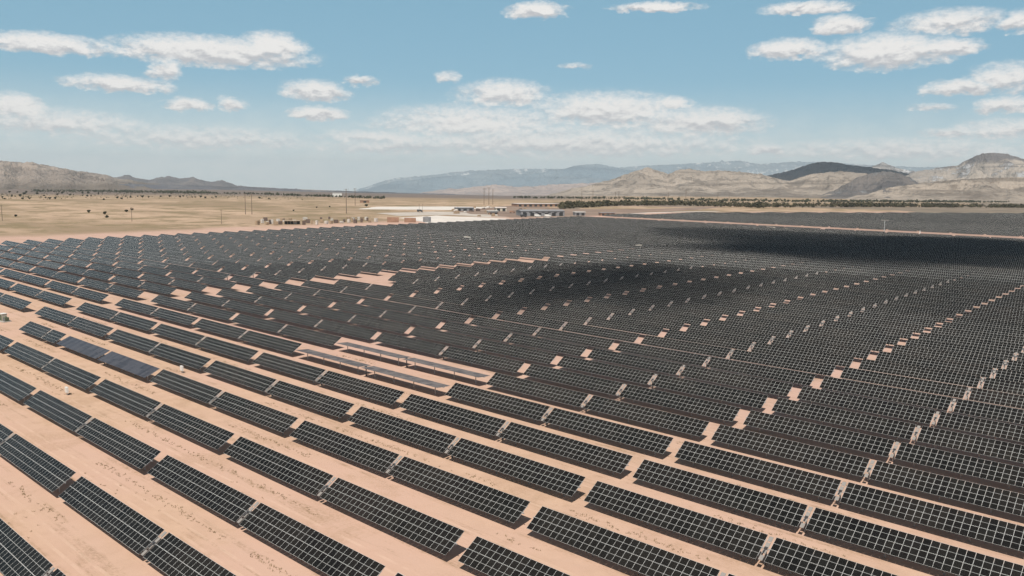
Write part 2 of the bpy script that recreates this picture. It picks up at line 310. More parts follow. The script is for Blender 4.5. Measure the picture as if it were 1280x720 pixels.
RIDGES = {'tan_hills_left': (6000, 2600, [(-76.33, 124.1), (-73.982, 115.3), (-72.76, 108.1), (-71.721, 95.2), (-70.878, 76.5), (-69.8, 57.8), (-68.474, 39.0), (-67.58, 8.6), (-65.26, -26.3), (-60.852, -61.0)]), 'cone_hills': (9000, 2000, [(-70.27, -30.8), (-68.933, 2.6), (-68.031, 4.3), (-67.202, 21.8), (-66.561, -0.9), (-65.956, -15.8), (-65.0, 18.2), (-64.615, 27.0), (-64.042, 3.8), (-63.555, 12.9), (-63.308, 21.5), (-62.825, -10.4), (-62.087, -25.6), (-61.434, -7.9), (-61.087, -32.2), (-60.336, -72.7), (-58.804, -112.7)]), 'dark_mesa': (5200, 900, [(-76.41, 5.3), (-74.055, -1.2), (-69.839, -10.9), (-65.26, -16.5), (-60.336, -22.1), (-55.113, -42.3), (-50.754, -53.6), (-46.286, -59.4), (-41.757, -74.9), (-38.921, -86.8)]), 'blue_range_far': (24000, 4000, [(-52.949, -357.5), (-49.639, 29.4), (-44.039, 270.3), (-41.501, 331.0), (-38.401, 347.2), (-35.043, 387.0), (-31.192, 496.3), (-29.033, 550.2), (-27.175, 601.7), (-26.127, 627.2), (-24.818, 541.4), (-22.284, 614.5), (-19.812, 576.2), (-17.419, 516.8), (-15.114, 479.8), (-12.909, 504.8), (-7.208, 531.8)]), 'blue_range': (18500, 3500, [(-52.951, -300.4), (-49.641, -38.2), (-46.288, 83.5), (-42.909, 169.9), (-40.649, 143.1), (-38.4, 260.4), (-37.004, 373.6), (-35.72, 396.2), (-34.768, 345.9), (-33.651, 260.5), (-31.174, 233.9), (-27.402, 212.2), (-24.255, 136.9)]), 'pale_hills': (10500, 2500, [(-48.531, -162.4), (-46.286, -106.4), (-44.031, -60.3), (-42.618, -36.5), (-41.201, -64.0), (-38.379, -16.1), (-35.014, 12.6), (-31.147, 22.1), (-27.357, -38.2)]), 'tan_hills': (5600, 1500, [(-39.493, -64.8), (-36.686, -0.7), (-35.018, 39.7), (-33.917, 79.0), (-32.824, 118.1), (-32.28, 134.8), (-31.724, 113.9), (-30.897, 93.3), (-30.093, 121.0), (-29.447, 127.0), (-28.474, 112.0), (-27.412, 118.3), (-25.829, 109.4), (-24.782, 94.7), (-23.481, 64.9), (-21.691, 25.9)]), 'dark_ridge': (7000, 1600, [(-26.307, 12.1), (-25.278, 53.4), (-24.264, 100.7), (-23.003, 134.8), (-22.262, 167.8), (-21.529, 200.4), (-20.893, 213.6), (-20.058, 207.7), (-19.322, 189.2), (-18.358, 177.3), (-16.935, 153.6), (-15.534, 118.0), (-14.15, 58.9)]), 'slope_hills': (5400, 1400, [(-25.761, -19.8), (-24.484, 22.7), (-23.218, 49.6), (-21.241, 101.5), (-19.779, 117.5), (-18.569, 108.8), (-17.38, 100.2), (-15.052, 64.5), (-13.678, 19.5)]), 'white_peak': (8200, 1300, [(-19.289, 139.7), (-18.345, 170.3), (-17.656, 214.8), (-17.292, 236.8), (-16.863, 215.3), (-16.245, 179.7), (-15.092, 152.2), (-14.172, 103.5)]), 'rocky_hill': (4600, 900, [(-21.392, -37.7), (-20.185, 2.2), (-19.246, 45.2), (-18.553, 79.0), (-17.949, 96.0), (-17.161, 108.8), (-16.365, 101.2), (-15.751, 81.5), (-15.041, 49.9), (-14.335, 14.7), (-13.412, -23.7)]), 'rocky_range': (5600, 1700, [(-16.864, 33.1), (-15.983, 93.6), (-15.1, 128.7), (-13.778, 148.8), (-13.13, 158.7), (-12.509, 192.2), (-12.02, 220.5), (-11.273, 234.3), (-10.523, 229.3), (-10.016, 210.6), (-9.393, 192.1), (-7.596, 164.7), (-4.914, 95.0)]), 'low_tan_hills': (4100, 800, [(-19.668, -25.9), (-18.243, -1.5), (-16.397, 33.7), (-14.596, 53.7), (-12.849, 69.4), (-10.736, 78.0), (-8.711, 82.9), (-5.628, 68.8)])}
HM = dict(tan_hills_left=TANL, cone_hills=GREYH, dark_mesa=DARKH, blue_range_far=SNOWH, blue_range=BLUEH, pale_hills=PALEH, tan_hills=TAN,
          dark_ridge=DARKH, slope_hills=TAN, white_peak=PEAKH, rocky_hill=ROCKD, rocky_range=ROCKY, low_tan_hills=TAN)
def build_ridge(name, r0, width, prof, seed):
    a0, a1 = prof[0][0], prof[-1][0]; na = int((a1-a0)/0.045)+2; nt = 70
    def crest(a):
        if a <= prof[0][0]: return prof[0][1]
        for (p, q), (s, t) in zip(prof, prof[1:]):
            if a <= s:
                k = (a-p)/(s-p); k = k*0.5+0.5*(k*k*(3-2*k)); return q+(t-q)*k
        return prof[-1][1]
    vs = []; fs = []
    for i in range(na):
        a = a0+(a1-a0)*i/(na-1); ar = math.radians(a); ce = crest(a)
        edge = min(1.0, min(a-a0, a1-a)/0.5)
        wn_ = 1.0+0.35*noise.noise((a*0.8, seed, 0))
        for k in range(nt+1):
            t = -1+2*k/nt
            r = r0+t*width*(wn_ if t < 0 else 1)
            x, y = r*math.sin(ar), r*math.cos(ar)
            s = r0/6000.0
            base = zg(x, y)-3*s
            H = ce-base
            sh = (1-abs(t))**1.35 if t < 0 else (1-abs(t))**1.2
            wx = x+260*s*noise.noise((x*0.0013/s, y*0.0013/s, seed+9)); wy = y+260*s*noise.noise((x*0.0013/s, y*0.0013/s, seed+17))
            rg = noise.ridged_multi_fractal((wx*0.0016/s, wy*0.0016/s, seed), 0.9, 2.1, 5, 1.0, 2.0)
            fade = min(1.0, abs(t)*5)
            z = base+H*sh*(1+fade*(0.62*(rg-1.3)))*max(edge, 0.0)
            z += fade*edge*sh*(34*s)*(noise.ridged_multi_fractal((x*0.0042/s, y*0.0042/s, seed+4), 0.9, 2.1, 4, 1.0, 2.0)-1.2)*min(1, max(0.2, H/(60*s)))
            z += 5.0*s*noise.fractal((a*4.5, seed, 5), 0.8, 2.1, 4)*(1-fade)*min(1, max(0, H/(80*s)))
            if abs(t) > 0.98: z = base-20*s
            vs.append((x, y, z))
    for i in range(na-1):
        for k in range(nt):
            b = i*(nt+1)+k; fs.append((b, b+1, b+nt+2, b+nt+1))
    me = bpy.data.meshes.new(name); me.from_pydata(vs, [], fs)
    if me.polygons[nt//2].normal.z < 0: me.flip_normals()
    for p in me.polygons: p.use_smooth = True
    me.materials.append(HM[name]); return me
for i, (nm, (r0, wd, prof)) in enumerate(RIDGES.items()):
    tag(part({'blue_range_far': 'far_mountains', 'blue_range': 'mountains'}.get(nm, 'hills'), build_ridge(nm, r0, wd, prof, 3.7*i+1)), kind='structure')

# ------------------------------------------------------------------ roads and yards
def strip(name, pts, wd, m, z=0.06):
    mb = MB(); P = [Vector((x, y)) for x, y in pts]; dense = []
    for a, b in zip(P, P[1:]):
        k = max(1, int((b-a).length/25))
        dense += [a.lerp(b, i/k) for i in range(k)]
    dense.append(P[-1]); L = []
    for i, p in enumerate(dense):
        t = (dense[min(i+1, len(dense)-1)]-dense[max(i-1, 0)]).normalized(); nrm = Vector((-t.y, t.x))
        h = wd/2*(1+0.12*noise.noise((p.x*0.05, p.y*0.05, 0)))
        L.append([Vector((*(p+nrm*s*h), 0)) for s in (1, -1)])
    for a, b in zip(L, L[1:]):
        mb.face([Vector((q.x, q.y, zg(q.x, q.y)+z)) for q in (a[1], b[1], b[0], a[0])])
    return tag(part(name, mb.mesh(name, m)), kind='structure')
ROADM = mat('pale_gravel', (0.66, 0.58, 0.53), 0.95, 0.2, 0.2, coord='Object')
PADM = mat('white_gravel', (0.64, 0.585, 0.53), 0.95, 0.16, 0.03, coord='Object')
PADM2 = mat('grey_gravel', (0.50, 0.44, 0.38), 0.95, 0.25, 0.03, coord='Object')
strip('road', [(-700, 690), (-640, 770), (-600, 796), (-540, 803), (-300, 806), (-100, 812), (120, 816)], 11, ROADM)
strip('road', [(-640, 930), (-628, 1087), (-606, 1170)], 13, ROADM, 0.08)
def pad(pts, m, z):
    mb = MB(); c = Vector((sum(p[0] for p in pts)/len(pts), sum(p[1] for p in pts)/len(pts)))
    ring = []; n = len(pts)
    for i in range(n):
        a, b = Vector(pts[i]), Vector(pts[(i+1) % n])
        for k in range(8):
            p = a.lerp(b, k/8); p = c+(p-c)*(1+0.07*noise.noise((p.x*0.03, p.y*0.03, 2))); ring.append(p)
    cc = Vector((c.x, c.y, zg(c.x, c.y)+z))
    for i in range(len(ring)):
        a, b = ring[i], ring[(i+1) % len(ring)]
        mb.face([cc, Vector((a.x, a.y, zg(a.x, a.y)+z)), Vector((b.x, b.y, zg(b.x, b.y)+z))])
    me = mb.mesh('gravel_yard', m)
    if me.polygons[0].normal.z < 0: me.flip_normals()
    tag(part('gravel_yard', me), kind='structure')
pad([(-950.1, 726.8), (-1011.5, 809.9), (-965.1, 922.8), (-883.8, 990.2), (-826.5, 926.1), (-859.4, 821.8), (-908.0, 771.4)], PADM, 0.08); pad([(-720.9, 612.3), (-741.9, 688.7), (-675.2, 698.8), (-633.6, 707.3), (-613.4, 676.7), (-614.9, 588.0), (-622.9, 566.9)], PADM, 0.12); pad([(-833.3, 667.1), (-831.9, 764.7), (-745.6, 835.6), (-683.7, 721.9), (-747.9, 715.2), (-757.8, 643.7)], PADM2, 0.05)
DIRT = mat('dark_brown_dirt', (0.17, 0.115, 0.085), 0.95, 0, 0.02, col2=(0.28, 0.20, 0.15))
pad([(-827.6, 799.2), (-869.5, 899.8), (-950.7, 1065.2), (-947.2, 1197.3), (-844.0, 1312.6), (-720.7, 1412.5), (-654.3, 1185.5), (-644.1, 1002.4), (-622.8, 855.0), (-626.0, 791.8), (-653.4, 732.3), (-735.1, 760.7)], DIRT, 0.16)
DIRT3 = mat('brown_scrub_ground', (0.13, 0.10, 0.07), 0.95, 0, 0.02, col2=(0.24, 0.185, 0.13))
pad([(-1096.5, 1358.0), (-1130.3, 1757.3), (-902.6, 2219.6), (-538.5, 3408.7), (-247.1, 1574.4), (-405.8, 1310.4), (-518.1, 1156.9), (-589.4, 1092.4), (-695.0, 1081.4), (-783.2, 990.3)], DIRT3, 0.10)

# ------------------------------------------------------------------ solar trackers
H0 = 1.15; CH = 2*PL; TILT = 32.0; ZC = H0+CH/2*math.sin(math.radians(TILT))
POSTS = (0.10, 0.37, 0.63, 0.90)
_cache = {}
def cached(key, fn):
    if key not in _cache: _cache[key] = fn()
    return _cache[key]
def Mtilt(t): return Matrix.Translation((0, 0, ZC)) @ Matrix.Rotation(math.radians(t), 4, 'X')
def panel_one(t, m):
    mb = MB(); M = Matrix.Rotation(math.radians(t), 4, 'X')
    mb.box((0, 0, 0), (PW-0.024, PL-0.03, 0.04), M, uvtop=(0.012, PW-0.012, 0.015, PL-0.015))
    return mb.mesh('solar_panel', [m, GALV, BACK])
def array_mesh(cols, t, m):
    mb = MB(); M = Mtilt(t); L = cols*PW
    for i in range(cols):
        for j in (0, 1):
            x = -L/2+(i+.5)*PW; y = (j-.5)*PL
            mb.box((x, y, 0.12), (PW-0.024, PL-0.03, 0.04), M, uvtop=(i*PW+0.012, (i+1)*PW-0.012, j*PL+0.015, (j+1)*PL-0.015))
    return mb.mesh('panel_array', [m, GALV, BACK])
def tube_mesh(L):
    mb = MB(); mb.tube((-L/2-0.25, 0, ZC), (L/2+0.25, 0, ZC), 0.075, n=8); return mb.mesh('torque_tube', GALV)
def rails_mesh(cols, t):
    mb = MB(); M = Mtilt(t); L = cols*PW
    for i in range(cols+1): mb.box((-L/2+i*PW, 0, 0.085), (0.05, 2.6, 0.04), M)
    return mb.mesh('mounting_rails', GALV)
def post_mesh():
    mb = MB()
    mb.box((0, 0, ZC/2-0.1), (0.16, 0.012, ZC-0.2)); mb.box((-0.085, 0, ZC/2-0.1), (0.012, 0.12, ZC-0.2)); mb.box((0.085, 0, ZC/2-0.1), (0.012, 0.12, ZC-0.2))
    mb.box((0, 0, ZC-0.12), (0.2, 0.26, 0.10)); mb.tube((-0.07, 0, ZC), (0.07, 0, ZC), 0.13, n=10)
    return mb.mesh('post', STEELP)
def drive_mesh():
    mb = MB(); mb.box((0, 0, ZC), (0.34, 0.36, 0.40)); mb.tube((0, -0.15, ZC), (0, -0.75, ZC-0.12), 0.10, n=8); mb.box((0, 0, ZC/2-0.1), (0.2, 0.2, ZC-0.35))
    return mb.mesh('drive_motor', DARKBOX)
def tray_mesh(t):
    mb = MB(); M = Mtilt(t)
    for xx in (-0.24, 0.24): mb.box((xx, 0, 0.07), (0.05, 3.7, 0.05), M)
    for y, l in ((-1.45, 0.75), (-0.50, 0.55), (0.55, 0.65), (1.45, 0.75)): mb.box((0, y, 0.09), (0.50, l, 0.03), M)
    return mb.mesh('cable_tray', PALEPLATE)
ORD = ['first', 'second', 'third', 'fourth', 'fifth', 'sixth', 'seventh', 'eighth', 'ninth', 'tenth', 'eleventh', 'twelfth', 'thirteenth', 'fourteenth',
       'fifteenth', 'sixteenth', 'seventeenth', 'eighteenth', 'nineteenth', 'twentieth', 'twenty-first', 'twenty-second', 'twenty-third', 'twenty-fourth', 'twenty-fifth', 'twenty-sixth', 'twenty-seventh', 'twenty-eighth', 'twenty-ninth', 'thirtieth', 'thirty-first', 'thirty-second', 'thirty-third', 'thirty-fourth', 'thirty-fifth', 'thirty-sixth', 'thirty-seventh', 'thirty-eighth', 'thirty-ninth', 'fortieth', 'forty-first', 'forty-second', 'forty-third', 'forty-fourth', 'forty-fifth', 'forty-sixth', 'forty-seventh', 'forty-eighth', 'forty-ninth', 'fiftieth']
def gapx(k): return -38.86-27.91*k
def hw(k): return 1.05 if k % 2 else 0.50
def vtop(m): return 29.877+12.69*m
def proj(x, y, z):
    d = Vector((x, y, z-CAMZ)); c = d.dot(F)
    if c < 1: return None
    return 640+1004.1*d.dot(R)/c, 360-1004.1*d.dot(U)/c
def inframe(x, y, half, mx):
    z = ZC+zg(x, y)
    for s in (-1, 0, 1):
        p = proj(x+s*half, y, z)
        if p and -mx < p[0] < 1280+mx and 180 < p[1] < 720+mx: return True
    return False
tables = []     # x0, x1, m, y_axis, tilt, kind, narrow gap at right end
for m in range(-1, 60):
    y = vtop(m)-CH/2*math.cos(math.radians(TILT))
    segs = []
    for k in range(-12, 9):
        if m == 4 and k >= 7: break
        segs.append([gapx(k+1)+hw(k+1) if k < 8 else -290.0, gapx(k)-hw(k), TILT, 'normal', k % 2 == 0])
    if m == 4: segs += [[-244.9, -235.2, TILT, 'normal', False], [-263.4, -245.9, TILT, 'normal', True]]
    if m <= 3: segs += [[gapx(k+1)+hw(k+1), gapx(k)-hw(k), TILT, 'normal', k % 2 == 0] for k in range(9, 14)]
    if m >= 5:
        for j in range(10):
            segs.append([-301.6-28.95*(j+1)+1.0+(0.5 if j % 2 else 0), -301.6-28.95*j-(0.9 if j and j % 2 == 0 else 0), TILT, 'normal', j % 2 == 1])
    for s in segs:
        c = (s[0]+s[1])/2
        if m in (7, 8) and gapx(5) < c < gapx(3): s[2] = -4.0; s[3] = 'flat'
        if m == 4 and gapx(7) < c < gapx(5): s[2] = 24.0; s[3] = 'dusty'
        if m == 15 and gapx(9) < c < gapx(8): continue
        if m == 16 and gapx(9) < c < gapx(8): s[0] += 11
        if m == 14 and gapx(9) < c < gapx(8): s[0] += 6
        if m in (24, 25) and gapx(9) < c < gapx(8): s[0] += 9
        if m >= 26 and -331 < c < -301: s[1] += 7
        if m in (12, 13) and -331 < c < -301: s[0] += 3
        tables.append((s[0], s[1], m, y, s[2], s[3], s[4]))
vis = [t for t in tables if inframe((t[0]+t[1])/2, t[3], (t[1]-t[0])/2, 130)]
def inpic(t):
    x = (t[0]+t[1])/2; h = (t[1]-t[0])/2
    for s in (-1, -.5, 0, .5, 1):
        p = proj(x+s*h, t[3], ZC)
        if p and -2 < p[0] < 1282 and p[1] < 730: return True
    return False
def tdist(t):
    x = (t[0]+t[1])/2; return math.sqrt(x*x+t[3]**2+(CAMZ-ZC)**2)
vis.sort(key=tdist)
near = [t for t in vis if inpic(t)][:300]
nearset = set(near)
rest = [t for t in vis if t not in nearset]
NPAN = 62
panelset = set(near[:NPAN])
rowlist = {}
for t in near: rowlist.setdefault(t[2], []).append(t)
rowmin = min(rowlist)
TGROUP = 'solar panel tables in long parallel rows on the desert floor'
POSTME = post_mesh(); DRIVEME = drive_mesh()
protos = {}
def make_table(cols, tilt, kind, drive, panels):
    key = (cols, tilt, kind, drive, panels)
    if key in protos: return copy_tree(protos[key])
    L = cols*PW; pm = PANEL_SMOOTH_BLUE if kind == 'dusty' else PANEL_STOW if kind == 'flat' else PANEL
    o = bpy.data.objects.new('solar_table', None); COL.objects.link(o); o.empty_display_size = 0.5
    if panels:
        me = cached(('p', tilt, kind), lambda: panel_one(tilt, pm)); M = Mtilt(tilt)
        for i in range(cols):
            for j in (0, 1): part('solar_panel', me, o, M @ Vector((-L/2+(i+.5)*PW, (j-.5)*PL, 0.12)))
    else:
        part('panel_array', cached(('a', cols, tilt, kind), lambda: array_mesh(cols, tilt, pm)), o)
    part('torque_tube', cached(('t', cols), lambda: tube_mesh(L)), o)
    part('mounting_rails', cached(('r', cols, tilt), lambda: rails_mesh(cols, tilt)), o)
    for f in (POSTS if cols > 20 else (0.12, 0.88)): part('post', POSTME, o, (-L/2+f*L, 0, 0))
    if drive:
        part('drive_motor', DRIVEME, o, (L/2+0.5, 0, 0))
        if kind == 'normal': part('cable_tray', cached(('tr', tilt), lambda: tray_mesh(tilt)), o, (L/2+0.5, 0, 0))
    protos[key] = o; return o
rtilt = random.Random(2)
for m, lst in sorted(rowlist.items()):
    lst.sort(key=lambda t: t[0])
    for i, t in enumerate(lst):
        x = (t[0]+t[1])/2; cols = max(4, int((t[1]-t[0])/PW+0.25))
        o = make_table(cols, t[4], t[5], t[6], t in panelset)
        o.location = (x, t[3], 0); o.rotation_euler = (math.radians(max(-1.4, min(1.4, rtilt.gauss(0, 0.55)))), 0, 0)
        row = ORD[m-rowmin] if m-rowmin < len(ORD) else 'upper'
        pos = ORD[i]
        if t[5] == 'flat':
            lab = f"table turned flat with its posts showing, {'lower left' if m == 7 and i == min(j for j, q in enumerate(lst) if q[5] == 'flat') else 'lower right' if m == 7 else 'upper left' if i == min(j for j, q in enumerate(lst) if q[5] == 'flat') else 'upper right'} of the four"
        elif t[5] == 'dusty':
            lab = f"bluish smooth solar table lying flatter than its row, {'left' if i == min(j for j, q in enumerate(lst) if q[5] == 'dusty') else 'right'} of the two"
        elif m == 4 and cols < 20:
            lab = 'very short solar table beside the bluish flat ones' if cols < 12 else 'short solar table starting its row on bare sand'
        else:
            lab = f"dark solar table, {pos} from the left in the {row} row from the front"
        tag(o, lab, 'solar table', TGROUP)
# the tables beyond the three hundred nearest: one mass
mb = MB()
def far_table(x0, x1, y, tilt, z=0.0, posts=True):
    M = Matrix.Translation(((x0+x1)/2, y, z)) @ Mtilt(tilt); L = x1-x0; cols = int(L/PW+0.25); L = cols*PW
    for a in ((-1, 1) if False else (0,)):
        mb.box((0, 0, 0.12), (L, CH, 0.05), M, uvtop=(0, L, 0, CH))
    if posts:
        M2 = Matrix.Translation(((x0+x1)/2, y, z))
        for f in POSTS: mb.box((-L/2+f*L, 0, ZC/2), (0.16, 0.12, ZC), M2, mi=1)
for t in rest: far_table(t[0], t[1], t[3], t[4], 0, tdist(t) < 420)
# second field beyond the gravel road
def left2(y):
    T = [(833, -610), (1055, -566), (1144, -512), (1537, -252), (1900, -20)]
    for (a, b), (c, d) in zip(T, T[1:]):
        if y <= c: return b+(d-b)*(y-a)/(c-a)
    return 0
y = 846.0
while y < 1640:
    x = 60.0
    while x-27 > left2(y):
        if inframe(x-13.5, y, 14, 60): far_table(x-27, x, y, TILT, zg(x-13, y), False)
        x -= 28.6
    y += 12.69
o = part('solar_field', mb.mesh('solar_field', [PANEL, STEELP, BACK]))
tag(o, 'far rows of dark solar panels merging together towards the hills', 'solar field', kind='stuff')

# ------------------------------------------------------------------ small equipment in the field
WHITEP = mat('white_paint_metal', (0.74, 0.72, 0.68), 0.5, 0.1, 0.6)
CREAM = mat('cream_paint_metal', (0.58, 0.52, 0.42), 0.6, 0.15, 0.6)
BROWNP = mat('rust_brown_paint', (0.36, 0.21, 0.14), 0.7, 0.25, 0.3)
GREYP = mat('grey_cladding', (0.27, 0.265, 0.27), 0.6, 0.2, 0.1)
GREENP = mat('dark_green_paint', (0.10, 0.13, 0.08), 0.6, 0.2, 1.0)
DARKM = mat('dark_opening', (0.03, 0.03, 0.032), 0.6, 0.2, 1.0)
ROOFP = mat('pale_metal_roof', (0.66, 0.58, 0.53), 0.5, 0.12, 0.05)
CONC = mat('concrete', (0.42, 0.39, 0.35), 0.9, 0.15, 1.0)
RUBBER = mat('tyre_rubber', (0.03, 0.03, 0.03), 0.9, 0.1, 1.0)
WOOD = mat('weathered_wood', (0.20, 0.15, 0.11), 0.9, 0.3, 0.6)
STACKM = [mat('stacked_timber', (0.42, 0.30, 0.20), 0.9, 0.3, 0.5), mat('wrapped_pallet', (0.66, 0.60, 0.54), 0.6, 0.2, 0.5), mat('dark_bundles', (0.16, 0.11, 0.09), 0.8, 0.3, 0.5)]
def inverter(x, y, rz, lab, L=6.1):
    r = empty('inverter_station', (x, y, 0), lab, 'inverter', 'white inverter stations beside the rows', rz)
    b = MB(); b.box((0, 0, 1.6), (L, 2.4, 2.5)); body = part('body', b.mesh('body', WHITEP), r)
    b = MB(); b.box((0, 0, 0.17), (L+0.5, 3.0, 0.34)); part('base', b.mesh('base', CONC), r)
    b = MB(); b.box((0, 0, 2.93), (L+0.2, 2.6, 0.14)); part('roof', b.mesh('roof', CREAM), r)
    for k in (-1, 0, 1):
        b = MB(); b.box((k*L/3.4, -1.225, 1.5), (1.3, 0.05, 2.1)); d = part('door', b.mesh('door', CREAM), r)
        b = MB(); [b.box((k*L/3.4, -1.262, 2.0+0.12*i), (0.9, 0.02, 0.05)) for i in range(4)]; part('vent', b.mesh('vent', DARKM), d)
    return r
inverter(-302.5, 470.8, math.radians(90), 'white inverter station on the cross track right of field centre')
inverter(-431, 432.3, 0, 'white inverter station left of the others among the rows', 5)
inverter(-316, 746, math.radians(90), 'small white inverter station just below the gravel road')
inverter(-338.4, 765, 0, 'long white inverter station beside the far gravel road', 9)
def skid():
    r = empty('equipment_skid', (-288.2, 80.6, 0), 'pale equipment cabinet with dark green doors standing on sand at left edge', 'cabinet', None, math.radians(12))
    b = MB(); b.box((0, 0, 0.12), (4.2, 2.6, 0.24)); part('base', b.mesh('base', CONC), r)
    b = MB(); b.box((-0.9, 0.2, 1.35), (1.9, 1.6, 2.2)); bd = part('cabinet', b.mesh('cabinet', CREAM), r)
    b = MB(); b.box((-0.9, 0.2, 2.49), (2.1, 1.8, 0.08)); part('lid', b.mesh('lid', WHITEP), bd)
    for k in (-1, 1):
        b = MB(); b.box((-0.9+0.46*k, -0.63, 1.3), (0.8, 0.05, 1.8)); part('door', b.mesh('door', GREENP), bd)
    b = MB(); b.box((1.2, 0.1, 0.85), (1.1, 1.2, 1.2)); b.tube((0.9, 0.1, 1.45), (0.9, 0.1, 1.85), 0.09, n=8); b.tube((1.45, 0.1, 1.45), (1.45, 0.1, 1.85), 0.09, n=8)
    part('transformer', b.mesh('transformer', GREENP), r)
    b = MB(); [b.box((1.2+0.2*i, -0.58, 0.8), (0.06, 0.14, 0.9)) for i in (-2, -1, 0, 1, 2)]; part('cooling_fins', b.mesh('cooling_fins', GREYP), r)
skid()
def combiner(x, y, lab):
    r = empty('combiner_box', (x, y, 0), lab, 'electrical box', 'small white boxes in the sand aisles')
    b = MB(); b.box((0, 0, 1.15), (1.0, 0.4, 1.2)); b.box((0, -0.215, 1.15), (0.8, 0.03, 1.0)); part('box', b.mesh('box', WHITEP), r)
    for s in (-1, 1):
        b = MB(); b.box((0.35*s, 0, 0.275), (0.08, 0.08, 0.55)); part('leg', b.mesh('leg', GALV), r)
combiner(-182.4, 61.8, 'small white electrical box on sand in the wide aisle at lower left')
combiner(-184.0, 88.0, 'small white electrical box on sand behind the bluish flat solar tables')

def pole(x, y, h, lab, arms=1, m=WOOD, two=False, name='utility_pole', grp='wooden utility poles across the plain'):
    rz = math.atan2(-y, x)*0+math.radians(35)
    r = empty(name, (x, y, zg(x, y)), lab, 'pole', grp, rz)
    b = MB(); b.tube((0, 0, -0.5), (0, 0, h), 0.016*h+0.05, 0.010*h+0.04, n=7); part('pole', b.mesh('pole', m), r)
    for k in range(arms):
        z = h-0.6-k*2.2
        b = MB(); b.box((0, 0.22, z), (h*0.22, 0.18, 0.22)); a = part('crossarm', b.mesh('crossarm', m), r)
        b = MB(); [b.tube((s*h*0.1, 0.22, z+0.11), (s*h*0.1, 0.22, z+0.45), 0.07, n=6) for s in (-1, 0, 1)]
        part('insulators', b.mesh('insulators', GREYP), a)
    return r
PL_ = [(-892.4, 254.5, 15.5), (-812.7, 344.7, 14.2), (-727.6, 393.7, 13.8), (-890.3, 513.2, 25.0), (-885.7, 519.1, 25.1), (-844.5, 628.3, 31.5), (-1070.3, 814.0, 28.5), (-813.2, 724.3, 11.7), (-810.3, 727.4, 11.8), (-1007.0, 1052.4, 30.0), (-1002.7, 1060.5, 31.6), (-1000.5, 1068.6, 28.8), (-1140.2, 1522.5, 29.8), (-1131.5, 1555.0, 30.1), (-901.0, 1312.6, 24.9), (-898.5, 1320.1, 26.5), (-943.8, 1582.1, 24.9), (-927.9, 1632.2, 32), (-896.9, 1725.2, 25.9), (-884.9, 1757.6, 24.3)]
PLAB = ['wooden utility pole at the left edge of the plain', 'wooden utility pole above the left rows beside two shrubs', 'thin wooden utility pole on grass right of the left shrubs',
        'left pole of the pair before the dark tree line', 'right pole of the pair before the dark tree line', 'tall pole standing left of the white gravel yard',
        'tall pole behind the white gravel yard', 'left short pole on the white gravel yard', 'right short pole on the white gravel yard',
        'left tall pole of the three left of the buildings', 'middle tall pole of the three left of the buildings', 'right tall pole of the three left of the buildings',
        'left pole of the far pair right of the buildings', 'right pole of the far pair right of the buildings', 'left pole of the pair before the tan hill foot',
        'right pole of the pair before the tan hill foot', 'single pole in the brush below the first tan hill', 'tall pole in the tree belt below the tan hills',
        'left pole of the last pair in the tree belt', 'right pole of the last pair in the tree belt']
for (x, y, h), lab in zip(PL_, PLAB): pole(x, y, h, lab, 2 if h > 20 else 1)
tp = empty('crossarm_mast', (-242.9, 800, 0), 'pale T shaped mast standing beside the gravel road', 'mast')  # plain pale pole with one crossarm
b = MB(); b.tube((0, 0, 0), (0, 0, 12.6), 0.36, 0.26, n=8); part('mast', b.mesh('mast', GALV), tp)
b = MB(); b.box((0, 0, 12.8), (7.0, 0.6, 0.6)); part('crossarm', b.mesh('crossarm', PALEPLATE), tp)
tp.rotation_euler[2] = math.radians(38)
tp = empty('marker_post', (-214.8, 812, 0), 'short pale post right of the T shaped mast', 'post')
b = MB(); b.tube((0, 0, 0), (0, 0, 3.6), 0.4, 0.35, n=8); part('post', b.mesh('post', WHITEP), tp)
b = MB(); b.box((0, 0, 3.75), (1.0, 0.8, 0.3)); part('cap', b.mesh('cap', GREYP), tp)

# ------------------------------------------------------------------ vegetation
def leaf_mat(name, c, c2): return mat(name, c, 0.9, 0, 1.2, spec=0.2, col2=c2)
JUN = leaf_mat('juniper_foliage', (0.045, 0.050, 0.028), (0.075, 0.075, 0.04)); BARK = mat('bark', (0.11, 0.085, 0.065), 0.9, 0.3, 2)
OLIVE = leaf_mat('olive_foliage', (0.058, 0.054, 0.030), (0.095, 0.080, 0.045)); DRYG = leaf_mat('dry_weed', (0.24, 0.17, 0.085), (0.15, 0.115, 0.06))
def crown(mb, c, rx, rz, n, s, rnd):
    for _ in range(n):
        while True:
            p = Vector((rnd.uniform(-1, 1), rnd.uniform(-1, 1), rnd.uniform(-1, 1)))
            if p.length < 1 and p.length > 0.35: break
        k = 0.75+0.35*noise.noise(p*2.1+Vector((c[0], c[1], 0)))
        q = Vector((c[0]+p.x*rx*k, c[1]+p.y*rx*k, c[2]+p.z*rz*k))
        nrm = Vector((rnd.gauss(0, 1), rnd.gauss(0, 1), rnd.gauss(0, 1)+0.5)).normalized(); a = nrm.orthogonal().normalized()*s*rnd.uniform(.6, 1.3); bb = nrm.cross(a)*rnd.uniform(.6, 1)
        mb.face([q-a-bb, q+a-bb*0.6, q+a*0.7+bb, q-a*0.8+bb])
rnd = random.Random(3); JP = []
